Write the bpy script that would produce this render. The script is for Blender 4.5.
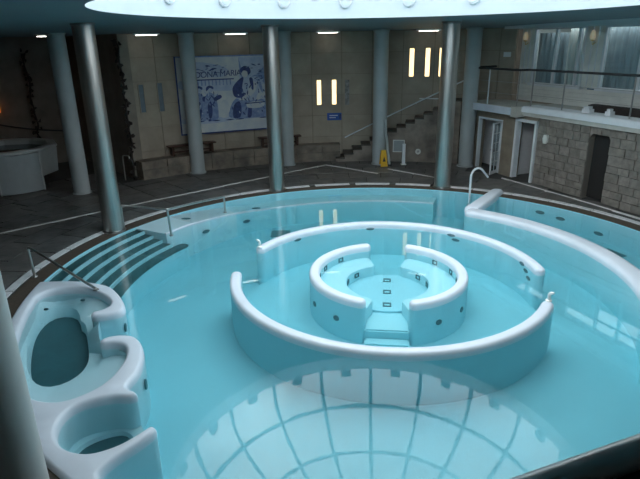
import bpy, bmesh, math, random
from mathutils import Matrix, Vector
from mathutils.geometry import delaunay_2d_cdt
random.seed(7)
for o in list(bpy.data.objects): bpy.data.objects.remove(o)
S = bpy.context.scene
COL = S.collection
PI = math.pi
def rad(a): return math.radians(a)

# ------------------------------------------------------------------ camera, sky, exposure
F = 545.0; HC = 4.6
dn = Vector((27.0, 1493.5, F)).normalized()
up = -dn
fw = (Vector((0, 0, 1)) - up * up.z).normalized()
rt = fw.cross(up)
if rt.x < 0: rt = -rt
cam = bpy.data.cameras.new('camera'); cam.sensor_width = 36; cam.lens = F / 640 * 36; cam.clip_start = .05
camo = bpy.data.objects.new('camera', cam); COL.objects.link(camo)
M3 = Matrix((rt, fw, up))
camo.matrix_world = Matrix.Translation((0, 0, HC)) @ Matrix(((M3[0][0], -M3[0][1], -M3[0][2]), (M3[1][0], -M3[1][1], -M3[1][2]), (M3[2][0], -M3[2][1], -M3[2][2]))).to_4x4()
S.camera = camo
S.view_settings.view_transform = 'Standard'; S.view_settings.look = 'None'
S.view_settings.gamma = 1; S.view_settings.use_curve_mapping = False
S.view_settings.exposure = 0.88
SKY = 2.3
w = bpy.data.worlds.new('sky'); S.world = w; w.use_nodes = True
nt = w.node_tree; nt.nodes.clear()
def N(nt, t, **k):
    n = nt.nodes.new(t)
    for a, b in k.items():
        if a.startswith('i_'): n.inputs[a[2:].replace('_', ' ')].default_value = b
        else: setattr(n, a, b)
    return n
tc = N(nt, 'ShaderNodeTexCoord'); ns = N(nt, 'ShaderNodeTexNoise', i_Scale=2.2, i_Detail=6.0, i_Roughness=.55)
rp = N(nt, 'ShaderNodeValToRGB'); rp.color_ramp.elements[0].position = .42; rp.color_ramp.elements[0].color = (.70, .88, 1, 1)
rp.color_ramp.elements[1].position = .60; rp.color_ramp.elements[1].color = (1, 1.0, 1.0, 1); e_ = rp.color_ramp.elements.new(.72); e_.color = (1.8, 1.8, 1.75, 1)
bg = N(nt, 'ShaderNodeBackground', i_Strength=SKY); wo = N(nt, 'ShaderNodeOutputWorld')
nt.links.new(tc.outputs['Generated'], ns.inputs['Vector']); nt.links.new(ns.outputs['Fac'], rp.inputs['Fac'])
nt.links.new(rp.outputs['Color'], bg.inputs['Color']); nt.links.new(bg.outputs[0], wo.inputs['Surface'])

# ------------------------------------------------------------------ materials
MATS = {}
def mat(name, col, rough=.5, metal=0, var=0, scale=4, bump=0, bscale=30, spec=.5, col2=None, emit=None, estr=0, stretch=None, coat=0):
    if name in MATS: return MATS[name]
    m = bpy.data.materials.new(name); m.use_nodes = True; t = m.node_tree
    b = t.nodes['Principled BSDF']
    b.inputs['Base Color'].default_value = (*col, 1); b.inputs['Roughness'].default_value = rough
    b.inputs['Metallic'].default_value = metal; b.inputs['Specular IOR Level'].default_value = spec
    b.inputs['Coat Weight'].default_value = coat
    if emit: b.inputs['Emission Color'].default_value = (*emit, 1); b.inputs['Emission Strength'].default_value = estr
    c = N(t, 'ShaderNodeTexCoord'); v = c.outputs['Object']
    if stretch:
        mp = N(t, 'ShaderNodeMapping'); mp.inputs['Scale'].default_value = stretch; t.links.new(v, mp.inputs['Vector']); v = mp.outputs[0]
    if var or col2:
        n = N(t, 'ShaderNodeTexNoise', i_Scale=scale, i_Detail=5.0, i_Roughness=.6)
        t.links.new(v, n.inputs['Vector'])
        r = N(t, 'ShaderNodeValToRGB'); r.color_ramp.elements[0].position = .33; r.color_ramp.elements[1].position = .68
        c2 = col2 or tuple(x * (1 - var) for x in col)
        r.color_ramp.elements[0].color = (*c2, 1); r.color_ramp.elements[1].color = (*col, 1)
        t.links.new(n.outputs['Fac'], r.inputs['Fac']); t.links.new(r.outputs['Color'], b.inputs['Base Color'])
    if bump:
        n2 = N(t, 'ShaderNodeTexNoise', i_Scale=bscale, i_Detail=4.0)
        t.links.new(v, n2.inputs['Vector'])
        bp = N(t, 'ShaderNodeBump', i_Strength=bump, i_Distance=.02)
        t.links.new(n2.outputs['Fac'], bp.inputs['Height']); t.links.new(bp.outputs[0], b.inputs['Normal'])
    MATS[name] = m; return m
def glassmat(name, tint, ior=1.45, rough=0.0, trans=1.0):
    m = bpy.data.materials.new(name); m.use_nodes = True; t = m.node_tree; t.nodes.clear()
    tr = N(t, 'ShaderNodeBsdfTransparent', i_Color=(*tint, 1)); g = N(t, 'ShaderNodeBsdfGlossy', i_Roughness=rough)
    f = N(t, 'ShaderNodeFresnel', i_IOR=ior); mx = N(t, 'ShaderNodeMixShader'); o = N(t, 'ShaderNodeOutputMaterial')
    ge = N(t, 'ShaderNodeNewGeometry'); mm = N(t, 'ShaderNodeMapRange'); mm.inputs['To Min'].default_value = ior; mm.inputs['To Max'].default_value = 1 / ior
    t.links.new(ge.outputs['Backfacing'], mm.inputs['Value']); t.links.new(mm.outputs[0], f.inputs['IOR'])   # same mirror strength from both sides
    t.links.new(f.outputs[0], mx.inputs[0]); t.links.new(tr.outputs[0], mx.inputs[1]); t.links.new(g.outputs[0], mx.inputs[2]); t.links.new(mx.outputs[0], o.inputs[0])
    return m, t, g, f, o
WHITE = mat('glazed white coping', (.76, .81, .87), .35, var=.06, scale=2)
AQUA = mat('aqua pool plaster', (.43, .79, .86), .5, var=.05, scale=1.5)
AQUAF = mat('aqua pool floor', (.37, .74, .83), .55, var=.08, scale=.8)
PALEA = mat('pale aqua moulding', (.60, .82, .87), .4, var=.05, scale=2)
DARKT = mat('dark green step tile', (.035, .13, .14), .5, var=.35, scale=3)
DARKF = mat('dark green tub floor', (.02, .10, .12), .5, var=.35, scale=3)
SLATE = [mat('wet slate %d' % i, c, .38, col2=c2, scale=2.5, bump=.4, bscale=9) for i, (c, c2) in enumerate((((.165, .155, .145), (.075, .073, .07)), ((.145, .14, .135), (.062, .06, .06)), ((.185, .17, .155), (.095, .09, .085))))]
JOINT = mat('slate joint', (.07, .068, .065), .7)
GRILLE = mat('brown overflow grille', (.10, .075, .055), .6, var=.3, scale=12)
KERB = mat('pale kerb stone', (.80, .79, .78), .5, var=.2, scale=6)
STRIP = mat('pale floor strip', (.82, .80, .77), .45, var=.25, scale=3)
CEIL = mat('grey blue ceiling paint', (.15, .21, .23), .6, var=.08, scale=.6)
FASC = mat('white fascia paint', (.60, .67, .70), .5, var=.03)
RIB = mat('grey dome bar', (.14, .20, .22), .45, metal=.3)
STEEL = mat('brushed steel', (.70, .68, .64), .34, metal=1, var=.25, scale=3, stretch=(6, 6, .35))
STEELD = mat('dull steel', (.42, .42, .41), .32, metal=1)
CHROME = mat('polished chrome', (.95, .93, .89), .32, metal=.25)
COLW = mat('grey painted column', (.42, .46, .46), .55, var=.12, scale=1.5)
PANEL = [mat('sandstone panel %d' % i, c, .6, var=.22, scale=1.6, bump=.15, bscale=14) for i, c in enumerate(((.40, .335, .26), (.385, .32, .25), (.415, .35, .27)))]
WALLB = mat('brown wall joint', (.30, .25, .19), .8, var=.3, scale=2)
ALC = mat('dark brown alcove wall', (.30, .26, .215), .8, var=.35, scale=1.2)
LEDGE = mat('stained plinth stone', (.30, .25, .195), .75, col2=(.10, .085, .07), scale=1.3, bump=.4, bscale=8)
STAIN = mat('stained stair masonry', (.34, .29, .24), .75, col2=(.12, .10, .085), scale=1.1, bump=.3, bscale=8)
TREADS = mat('dark stair tread', (.10, .085, .07), .7, var=.4, scale=4)
WOOD = mat('dark red brown wood', (.085, .035, .02), .5, var=.4, scale=5, stretch=(1, 1, 8))
NAVY = mat('navy glaze', (.045, .075, .26), .4, var=.5, scale=6)
MIDB = mat('mid blue glaze', (.14, .21, .44), .4, col2=(.30, .38, .56), scale=7)
PALEB = mat('pale blue glaze', (.36, .44, .60), .4, col2=(.50, .56, .66), scale=4)
TILEW = mat('white mural tile', (.66, .67, .64), .35, col2=(.50, .54, .60), scale=2.2)
WARM = mat('warm lit diffuser', (.9, .8, .6), .5, emit=(1, .74, .36), estr=1.15)
LAMPW = mat('lit lamp tube', (.9, .9, .9), .5, emit=(1, .96, .86), estr=1.6)
ORANGE = mat('orange lamp', (.9, .4, .1), .5, emit=(1, .28, .04), estr=.6)
UNLIT = mat('unlit blue diffuser', (.16, .21, .25), .3, var=.2)
MIRR = mat('silvery diffuser', (.34, .34, .33), .3, col2=(.14, .13, .12), scale=9)
BLUES = mat('blue sign enamel', (.03, .10, .42), .4)
SIGNW = mat('white sign print', (.55, .62, .75), .5)
YELL = mat('yellow plastic', (.72, .42, .015), .4)
BLACKP = mat('black print', (.02, .02, .02), .6)
WPAINT = mat('white frame paint', (.74, .77, .79), .45, var=.08)
LGREY = mat('light grey board', (.80, .81, .76), .6, var=.12, scale=3)
SLABB = mat('bluish white slab edge', (.66, .72, .80), .55, var=.1)
SLABC = mat('cream slab edge', (.55, .54, .49), .6, var=.2, scale=3)
DARKP = mat('dark parapet', (.035, .033, .033), .6)
BRICK = [mat('rough stone %d' % i, c, .85, var=.4, scale=5, bump=.6, bscale=12) for i, c in enumerate(((.27, .245, .21), (.24, .215, .185), (.30, .27, .235), (.255, .23, .20)))]
MORT = mat('dark mortar', (.19, .17, .145), .9)
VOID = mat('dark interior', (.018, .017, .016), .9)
ROOMW = mat('pale interior wall', (.78, .76, .76), .7, var=.1)
CURT = mat('pale curtain cloth', (.78, .77, .70), .9, col2=(.6, .64, .62), scale=3, stretch=(6, 6, .4))
CURTB = mat('blue grey curtain cloth', (.46, .52, .54), .9, col2=(.34, .40, .43), scale=3, stretch=(6, 6, .4))
BASW = mat('white basin shell', (.55, .57, .56), .45, var=.12)
BASG = mat('grey basin panel', (.36, .40, .41), .5, var=.1)
ROCK = mat('dark rough rock', (.045, .036, .032), .9, var=.4, scale=5)
JETD = mat('dark jet grille', (.035, .13, .15), .5)
BRASS = mat('warm brass', (.6, .42, .18), .35, metal=1)
GLASS = glassmat('window glass', (.80, .88, .90), 1.5, .02)[0]
DGLASS = glassmat('dome glass', (.93, .97, .99), 1.45)[0]
# water: fresnel mirror over a clear body that absorbs red
WATER, t_, g_, f_, o_ = glassmat('pool water', (1, 1, 1), 1.40)
c_ = N(t_, 'ShaderNodeTexCoord'); m_ = N(t_, 'ShaderNodeMapping'); m_.inputs['Scale'].default_value = (1.0, .55, 1)
n_ = N(t_, 'ShaderNodeTexNoise', i_Scale=3.2, i_Detail=3.0, i_Roughness=.55); b_ = N(t_, 'ShaderNodeBump', i_Strength=.012, i_Distance=.05)
t_.links.new(c_.outputs['Object'], m_.inputs[0]); t_.links.new(m_.outputs[0], n_.inputs['Vector']); t_.links.new(n_.outputs['Fac'], b_.inputs['Height'])
t_.links.new(b_.outputs[0], g_.inputs['Normal'])
va = N(t_, 'ShaderNodeVolumeAbsorption', i_Color=(.06, .88, .97, 1), i_Density=.28); vs = N(t_, 'ShaderNodeVolumeScatter', i_Color=(.50, .90, 1, 1), i_Density=.14)
ad_ = N(t_, 'ShaderNodeAddShader'); t_.links.new(va.outputs[0], ad_.inputs[0]); t_.links.new(vs.outputs[0], ad_.inputs[1]); t_.links.new(ad_.outputs[0], o_.inputs['Volume'])

# ------------------------------------------------------------------ mesh helpers
def link(name, me, m, parent=None, kind=None):
    o = bpy.data.objects.new(name, me); COL.objects.link(o)
    if m is not None and not me.materials: me.materials.append(m)
    if parent is not None: o.parent = parent
    if kind: o['kind'] = kind
    return o
def mesh(verts, faces, smooth=False, name='m'):
    me = bpy.data.meshes.new(name); me.from_pydata([tuple(v) for v in verts], [], faces)
    bm = bmesh.new(); bm.from_mesh(me); bmesh.ops.recalc_face_normals(bm, faces=bm.faces)
    if smooth:
        for f in bm.faces: f.smooth = True
        for e in bm.edges:
            if len(e.link_faces) == 2 and e.calc_face_angle(0) > rad(38): e.smooth = False
    bm.to_mesh(me); bm.free(); return me
def tag(o, label, cat, group=None, kind=None):
    o['label'] = label; o['category'] = cat
    if group: o['group'] = group
    if kind: o['kind'] = kind
    return o
def thing(name, label, cat, loc=(0, 0, 0), rz=0, group=None):
    o = bpy.data.objects.new(name, None); COL.objects.link(o); o.location = loc; o.rotation_euler = (0, 0, rz)
    o.empty_display_size = .2
    return tag(o, label, cat, group)
def boxm(x0, x1, y0, y1, z0, z1, bev=0):
    v = [(x, y, z) for x in (x0, x1) for y in (y0, y1) for z in (z0, z1)]
    f = [(0, 1, 3, 2), (4, 6, 7, 5), (0, 4, 5, 1), (2, 3, 7, 6), (0, 2, 6, 4), (1, 5, 7, 3)]
    me = mesh(v, f)
    if bev:
        bm = bmesh.new(); bm.from_mesh(me); bmesh.ops.bevel(bm, geom=bm.edges[:], offset=bev, segments=2, affect='EDGES'); bm.to_mesh(me); bm.free()
    return me
def box(name, b, m, parent=None, bev=0, kind=None): return link(name, boxm(*b, bev), m, parent, kind)
def tubem(path, r, seg=10, closed=False):
    P = [Vector(p) for p in path]; n = len(P); v = []; f = []
    for i, p in enumerate(P):
        a = P[i - 1] if i else P[0]; b = P[i + 1] if i < n - 1 else P[-1]
        d = (b - a).normalized(); u = d.orthogonal() if abs(d.z) > .95 else d.cross(Vector((0, 0, 1)))
        u.normalize()
        if i and u.dot(pu) < 0: u = -u
        pu = u; q = d.cross(u)
        rr = r[i] if isinstance(r, (list, tuple)) else r
        v += [p + (u * math.cos(2 * PI * k / seg) + q * math.sin(2 * PI * k / seg)) * rr for k in range(seg)]
    for i in range(n - 1):
        for k in range(seg): f.append((i * seg + k, i * seg + (k + 1) % seg, (i + 1) * seg + (k + 1) % seg, (i + 1) * seg + k))
    f.append(tuple(range(seg))); f.append(tuple((n - 1) * seg + k for k in range(seg)))
    return mesh(v, f, True)
def tube(name, path, r, m, parent=None, seg=10): return link(name, tubem(path, r, seg), m, parent)
def bend(path, rr=.08, n=5):
    P = [Vector(p) for p in path]; out = [P[0]]
    for i in range(1, len(P) - 1):
        a = (P[i - 1] - P[i]); b = (P[i + 1] - P[i]); d = min(rr, a.length / 2.1, b.length / 2.1)
        p0 = P[i] + a.normalized() * d; p1 = P[i] + b.normalized() * d
        for k in range(n + 1):
            t = k / n; out.append(p0 * (1 - t) ** 2 + P[i] * 2 * t * (1 - t) + p1 * t * t)
    out.append(P[-1]); return out
def lathem(prof, seg=32, cx=0, cy=0, cap=True, a0=0, a1=360):
    full = abs(a1 - a0 - 360) < 1e-6; v = []; f = []; n = len(prof); K = seg if full else seg + 1
    for k in range(K):
        a = rad(a0 + (a1 - a0) * k / seg)
        v += [(cx + r * math.cos(a), cy + r * math.sin(a), z) for r, z in prof]
    for k in range(seg):
        for i in range(n - 1):
            f.append((k * n + i, k * n + i + 1, ((k + 1) % K) * n + i + 1, ((k + 1) % K) * n + i))
    if cap and full:
        if prof[0][0] > 1e-4: f.append(tuple(k * n for k in range(K)))
        if prof[-1][0] > 1e-4: f.append(tuple(k * n + n - 1 for k in range(K)))
    return mesh(v, f, True)
def offset(P, d):
    n = len(P); A = sum(P[i][0] * P[(i + 1) % n][1] - P[(i + 1) % n][0] * P[i][1] for i in range(n)); s = 1 if A > 0 else -1
    out = []
    for i in range(n):
        a = Vector(P[i - 1]); b = Vector(P[i]); c = Vector(P[(i + 1) % n])
        e1 = (b - a).normalized(); e2 = (c - b).normalized()
        n1 = Vector((-e1.y, e1.x)) * s; n2 = Vector((-e2.y, e2.x)) * s; m = n1 + n2
        if m.length < 1e-6: m = n1
        m.normalize(); k = 1 / max(.5, m.dot(n1)); out.append(tuple(b + m * d * k))
    return out
def stackm(P, levels, smooth=True, ladder=False):
    n = len(P); v = []; f = []; caps = []
    for z, d in levels:
        Q = offset(P, d) if d else P
        v += [(x, y, z) for x, y in Q]
    for l in range(len(levels) - 1):
        for i in range(n): f.append((l * n + i, l * n + (i + 1) % n, (l + 1) * n + (i + 1) % n, (l + 1) * n + i))
    for l in (0, len(levels) - 1):
        if ladder: f += [(l * n + j, l * n + j + 1, l * n + n - 2 - j, l * n + n - 1 - j) for j in range(n // 2 - 1)]
        else:
            z = levels[l][0]; ring = [Vector(v[l * n + i][:2]) for i in range(n)]
            ov, oe, of, sv, se, sf = delaunay_2d_cdt(ring, [(i, (i + 1) % n) for i in range(n)], [list(range(n))], 1, 1e-6)
            ids = []
            for i_, p in enumerate(ov):
                if sv[i_]: ids.append(l * n + sv[i_][0])
                else: ids.append(len(v)); v.append((p.x, p.y, z))
            caps += [tuple(ids[q] for q in tri) for tri in of]
    me = bpy.data.meshes.new('stack'); bm = bmesh.new(); bv = [bm.verts.new(p) for p in v]
    for q in f + caps:
        if len(set(q)) == len(q):
            try: bm.faces.new([bv[i] for i in q])
            except ValueError: pass
    bmesh.ops.recalc_face_normals(bm, faces=bm.faces)
    if smooth:
        for q in bm.faces: q.smooth = True
        for e in bm.edges:
            if len(e.link_faces) == 2 and e.calc_face_angle(0) > rad(38): e.smooth = False
    bm.to_mesh(me); bm.free(); return me
def smoothpath(P, n=4, closed=False):
    P = [Vector(p) for p in P]; out = []; L = len(P); rng = range(L if closed else L - 1)
    for i in rng:
        p1 = P[i]; p2 = P[(i + 1) % L]
        p0 = P[i - 1] if (i or closed) else p1; p3 = P[(i + 2) % L] if (closed or i + 2 < L) else p2
        for k in range(n):
            t = k / n
            out.append(tuple(.5 * ((2 * p1) + (p2 - p0) * t + (2 * p0 - 5 * p1 + 4 * p2 - p3) * t * t + (3 * p1 - p0 - 3 * p2 + p3) * t ** 3)))
    if not closed: out.append(tuple(P[-1]))
    return out
CX, CY = 1.3, 10.5
def pol(r, a): return (CX + r * math.cos(rad(a)), CY + r * math.sin(rad(a)))
def arcpoly(r0, r1, a0, a1, step=2.5, corner=.1):
    # annular sector outline with rounded corners, centred on the pool centre
    n = max(2, int(abs(a1 - a0) / step)); P = []; q = 4
    def da(r): return math.degrees(corner / r)
    for k in range(n + 1): P.append(pol(r1, a0 + da(r1) + (a1 - a0 - 2 * da(r1)) * k / n))
    for k in range(1, q + 1): t = k / q * PI / 2; P.append(pol(r1 - corner * (1 - math.cos(t)), a1 - da(r1) * (1 - math.sin(t))))
    for k in range(q): t = k / q * PI / 2; P.append(pol(r0 + corner * (1 - math.sin(t)), a1 - da(r0) * (1 - math.cos(t))))
    for k in range(n + 1): P.append(pol(r0, a1 - da(r0) - (a1 - a0 - 2 * da(r0)) * k / n))
    for k in range(1, q + 1): t = k / q * PI / 2; P.append(pol(r0 + corner * (1 - math.cos(t)), a0 + da(r0) * (1 - math.sin(t))))
    for k in range(q): t = k / q * PI / 2; P.append(pol(r1 - corner * (1 - math.sin(t)), a0 + da(r1) * (1 - math.cos(t))))
    return P[-q:] + P[:-q]     # ordered so that point j faces point -1-j across the wall
def sector(r0, r1, a0, a1, z0, z1, step=3, cx=CX, cy=CY):
    n = max(1, int(math.ceil(abs(a1 - a0) / step))); v = []; f = []
    for k in range(n + 1):
        a = rad(a0 + (a1 - a0) * k / n); c, s = math.cos(a), math.sin(a)
        v += [(cx + r0 * c, cy + r0 * s, z0), (cx + r1 * c, cy + r1 * s, z0), (cx + r1 * c, cy + r1 * s, z1), (cx + r0 * c, cy + r0 * s, z1)]
    for k in range(n):
        for i in range(4): f.append((4 * k + i, 4 * k + (i + 1) % 4, 4 * k + 4 + (i + 1) % 4, 4 * k + 4 + i))
    f += [(0, 1, 2, 3), (4 * n, 4 * n + 1, 4 * n + 2, 4 * n + 3)]
    return mesh(v, f)
def frame(o, origin, ux, nz):
    # place an object so that local x = ux (plan direction), local y = nz (plan normal), z up
    m = Matrix(((ux[0], nz[0], 0, origin[0]), (ux[1], nz[1], 0, origin[1]), (0, 0, 1, origin[2] if len(origin) > 2 else 0), (0, 0, 0, 1)))
    o.matrix_world = m; return o
def onwall(o, R, a, z=0):
    # local x runs to the right as seen from the pool, local y into the wall
    c, s = math.cos(rad(a)), math.sin(rad(a)); x, y = pol(R, a)
    return frame(o, (x, y, z), (s, -c), (c, s))

# ------------------------------------------------------------------ the setting: pool basin, deck
RP = 7.05; WL = -.025; DEP = -.90
basin = link('pool_basin', lathem([(0, DEP), (RP, DEP), (RP, -.01), (RP + .06, -.01), (RP + .06, DEP - .2), (0, DEP - .2)], 120, CX, CY, cap=False), AQUAF, kind='structure')
water = link('pool_water', lathem([(0, DEP - .1), (RP + .03, DEP - .1), (RP + .03, WL), (0, WL)], 120, CX, CY, cap=False), WATER)
tag(water, 'clear turquoise water filling the round pool', 'water', kind='stuff')
floor = link('floor', lathem([(RP + .06, -.3), (RP + .06, -.03), (18.4, -.03), (18.4, -.3)], 120, CX, CY, cap=False), JOINT, kind='structure')
gr = link('trim_1', lathem([(RP + .02, -.03), (RP + .02, 0), (RP + .36, 0), (RP + .36, -.03)], 120, CX, CY, cap=False), GRILLE, kind='structure')
kerb = link('trim_2', lathem([(7.43, -.03), (7.43, -.005), (7.66, -.005), (7.66, -.03)], 120, CX, CY, cap=False), JOINT, kind='structure')
a = -150.0
gaps = {}
while a < 208:
    L = 9.0 + random.uniform(-.4, .4)
    g = 1.6 if 66 < a + L < 108 else .25
    if a + L > 208: L = 208 - a
    if L > 1: link('kerb_stone', sector(7.46, 7.63, a, a + L, -.03, .02), KERB, kerb)
    a += L + g
# slate slabs between kerb and walls
rr = 7.70; ri = 0
while rr < 13.2:
    dr = .78
    da = math.degrees(1.15 / (rr + .4)); a = 6 + (ri % 2) * da * .5
    while a < 184:
        x, y = pol(rr + dr, a + da / 2)
        d = (x - 6.0) * .919 + (y - 20.4) * .395      # signed distance past the right hand facade
        if d < .1 and (rr < 11 or a > 60) and not (rr > 11.2 and a < 131) and y - 0 > 7:
            link('paving_slab', sector(rr + .012, rr + dr - .012, a + .1, a + da - .1, -.028, random.uniform(-.004, .006), 4), random.choice(SLATE), floor)
        a += da
    rr += dr; ri += 1
n_slabs = len(floor.children)
def strip(name, pts, wd=.07):
    P = [Vector(p) for p in pts]; L = []; Rr = []
    for i, p in enumerate(P):
        d = (P[min(i + 1, len(P) - 1)] - P[max(i - 1, 0)]).normalized(); q = Vector((-d.y, d.x)) * wd / 2
        L.append(tuple(p + q)); Rr.append(tuple(p - q))
    return link(name, stackm(L + Rr[::-1], [(-.02, 0), (.016, 0)], False), STRIP, kind='structure')
strip('trim_3', [(-9.6, 12.37), (-6.42, 15.29), (-3.94, 17.49), (.28, 21.15)], .075)
strip('trim_4', [(.28, 21.15), (.83, 20.7), (2.15, 19.5)], .075)
strip('trim_5', [(2.62, 20.24), (4.15, 18.69)], .075)
strip('trim_6', [(6.37, 18.52), (7.22, 16.70), (7.88, 15.30), (8.52, 13.80), (9.15, 12.3)], .06)

# ------------------------------------------------------------------ ceiling, fascia and glass dome
RL = 5.02; R1 = 5.02; ZL = 5.14; BH = .46
ceil = link('ceiling', lathem([(RL, ZL), (RL + .15, ZL - .015), (7.4, 5.07), (12, 4.93), (18.4, 4.92), (18.4, 5.4), (R1 + .25, 5.4), (R1 + .02, ZL + .05), (RL + .02, ZL), (RL, ZL)], 120, CX, CY, cap=False), CEIL, kind='structure')
fascia = link('trim_7', lathem([(R1, ZL + .001), (R1, ZL + BH), (R1 + .3, ZL + BH), (R1 + .3, ZL + .3), (R1 + .02, ZL + .051), (R1 + .02, ZL + .001), (R1, ZL + .001)], 114, CX, CY, cap=False), FASC, kind='structure')
dome = bpy.data.objects.new('window_1', None); COL.objects.link(dome); dome['kind'] = 'structure'
dome.location = (CX, CY, ZL + BH)
ZB = 0.0; NR = 19; A0 = 86.6
def dz(r): return ZB + 3.0 * math.sqrt(max(0, 1 - (r / R1) ** 2))
RINGS = [R1, 4.62, 3.55, 2.4, 1.0]
for k in range(NR):
    a = rad(A0 + 360 / NR * k); pts = []
    for i in range(15):
        r = R1 * math.cos(PI / 2 * i / 14 * .90); pts.append((r * math.cos(a), r * math.sin(a), dz(r)))
    tube('dome_rib', pts, .06, RIB, dome, 6)
    bk = box('base_bracket', (-.15, .15, -.10, .0, -.02, .20), RIB, dome); am = math.degrees(a) + 180 / NR; c_, s_ = math.cos(rad(am)), math.sin(rad(am)); bk.matrix_local = Matrix(((s_, c_, 0, R1 * c_), (-c_, s_, 0, R1 * s_), (0, 0, 1, 0), (0, 0, 0, 1)))
for r in RINGS[1:]:
    pts = [(r * math.cos(2 * PI * k / 76), r * math.sin(2 * PI * k / 76), dz(r)) for k in range(77)]
    tube('dome_ring', pts, .065 if r > 4 else .055, RIB, dome, 6)
for b in range(4):
    ro, rin = RINGS[b], RINGS[b + 1]
    v = []; f = []
    for i in range(6):
        r = ro + (rin - ro) * (i / 5)
        for j in range(4):
            a = rad(360 / NR * j / 3); v.append((r * math.cos(a), r * math.sin(a), dz(r) + .02))
    for i in range(5):
        for j in range(3): f.append((i * 4 + j, i * 4 + j + 1, i * 4 + j + 5, i * 4 + j + 4))
    me = mesh(v, f, True)
    for k in range(NR):
        o = link('dome_pane', me, DGLASS, dome); o.rotation_euler = (0, 0, rad(A0 + 360 / NR * k))
link('dome_cap', lathem([(1.02, dz(1.0)), (.98, dz(1.0) + .05), (0, dz(0) + .05)], 38, 0, 0, cap=False), DGLASS, dome)
ads = [a for a in ((A0 + 360 / NR * (k + .5)) % 360 for k in range(NR)) if 40 < a < 160]
names = ['leftmost', 'second from the left', 'third from the left', 'fourth from the left', 'fifth from the left', 'sixth from the left', 'rightmost']
for k, ad in enumerate(sorted(ads, reverse=True)):
    t = thing('round_spotlight', 'round white spotlight on the pale fascia under the dome, %s' % (names[k] if k < len(ads) - 1 else 'rightmost'), 'spotlight', group='spotlights around the dome fascia')
    onwall(t, R1, ad, ZL + .40)
    h = link('housing', lathem([(.0, 0), (.16, 0), (.16, .06), (.135, .08), (.0, .08)], 24, cap=False), WPAINT, t); h.rotation_euler = (PI / 2, 0, 0)
    l = link('lens', lathem([(.0, .095), (.11, .09), (.12, .075)], 20, cap=False), FASC, t); l.rotation_euler = (PI / 2, 0, 0)

# ------------------------------------------------------------------ walls
RW = 12.05
wall_back = link('wall_back', sector(RW, RW + .35, 60.4, 131.5, -.03, 4.97), WALLB, kind='structure')
rows = [(0, .9), (.9, 1.75), (1.75, 2.55), (2.55, 3.35), (3.35, 4.15), (4.15, 4.92)]
a = 131.4
while a > 61:
    for z0, z1 in rows:
        link('wall_panel', sector(RW - .03, RW + .01, max(60.4, a - 5.6), a - .06, z0 + .008, z1 - .008), random.choice(PANEL), wall_back)
    a -= 5.7
# the deeper, darker alcove to the left, and the return at its edge
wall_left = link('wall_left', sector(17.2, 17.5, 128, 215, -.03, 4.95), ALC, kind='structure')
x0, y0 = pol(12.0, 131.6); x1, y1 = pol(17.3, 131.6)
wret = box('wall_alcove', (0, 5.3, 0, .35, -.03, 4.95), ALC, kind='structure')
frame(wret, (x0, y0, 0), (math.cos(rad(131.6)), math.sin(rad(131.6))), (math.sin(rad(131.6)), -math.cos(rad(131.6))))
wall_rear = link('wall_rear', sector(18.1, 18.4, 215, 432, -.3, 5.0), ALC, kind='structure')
# low stone plinth along the back wall
plinth = link('wall_plinth', sector(11.45, RW - .031, 92, 131.4, -.03, .04), LEDGE, kind='structure')
a = 131.3
while a > 93:
    L = random.uniform(3.6, 5.2)
    L = min(L, a - 92)
    for z0, z1 in ((.04, .36), (.36, .66)):
        link('plinth_block', sector(11.45 + random.uniform(-.02, .02), RW - .04, a - L + .08, a, z0, z1 - .01), LEDGE, plinth)
    a -= L

# ------------------------------------------------------------------ masonry staircase on the right of the back wall
st = thing('wall_staircase', 'dark stained stone staircase climbing right along the back wall behind the columns', 'staircase', (CX, CY, 0))
NS = 14; aS, aE = 93.0, 68.6; ZT = 2.42
for i in range(NS):
    a1 = aS + (aE - aS) * i / NS; a0 = aS + (aE - aS) * (i + 1) / NS; z = ZT * (i + 1) / NS
    link('riser_block', sector(11.22, RW - .04, a0, a1, 0, z - .05, cx=0, cy=0), STAIN, st)
    link('tread', sector(11.17, RW - .04, a0 - .06, a1 + .12, z - .05, z, cx=0, cy=0), TREADS, st)
hr = thing('stair_handrail', 'thin pale handrail sloping up the back wall above the stone staircase', 'handrail')
pts = []
for i in range(13):
    a = 91 + (67.5 - 91) * i / 12; z = .85 + (3.2 - .85) * i / 12; x, y = pol(RW - .12, a); pts.append((x, y, z))
tube('rail', pts, .028, WPAINT, hr, 8)
for i in (1, 4, 7, 10):
    x, y, z = pts[i]; X, Y = pol(RW, 91 + (67.5 - 91) * i / 12); tube('bracket', [(x, y, z), (X, Y, z - .06)], .014, WPAINT, hr, 6)
ls = link('wall_shelf_strip', sector(RW - .10, RW - .03, 73.2, 76.8, 2.36, 2.40), STRIP); tag(ls, 'thin pale ledge on the back wall under the three high lit slits', 'ledge')

# ------------------------------------------------------------------ right hand facade
A = Vector((6.0, 20.4)); B = Vector((8.75, 14.0)); UD = (B - A).normalized(); ND = Vector((-UD.y, UD.x))   # ND points away from pool
if ND.x < 0: ND = -ND
def onfac(o, s=0, d=0, z=0):
    p = A + UD * s + ND * d; return frame(o, (p.x, p.y, z), UD, ND)
LEN = 11.2
wr = bpy.data.objects.new('wall_right', None); COL.objects.link(wr); wr['kind'] = 'structure'; onfac(wr)
def facbox(nm, b, m, parent=wr, bev=0): return box(nm, b, m, parent, bev)
facbox('wall_core', (-.7, -.06, 0, .3, -.03, 2.15), WALLB)
facbox('wall_core', (1.22, 1.86, 0, .3, -.03, 2.15), WALLB)
facbox('wall_core', (-.06, 1.22, 0, .3, 1.88, 2.15), WALLB)
facbox('wall_core', (1.86, 2.84, 0, .3, 2.03, 2.15), WALLB)
facbox('mortar_core', (2.84, 4.86, .03, .3, -.03, 2.15), MORT)
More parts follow.
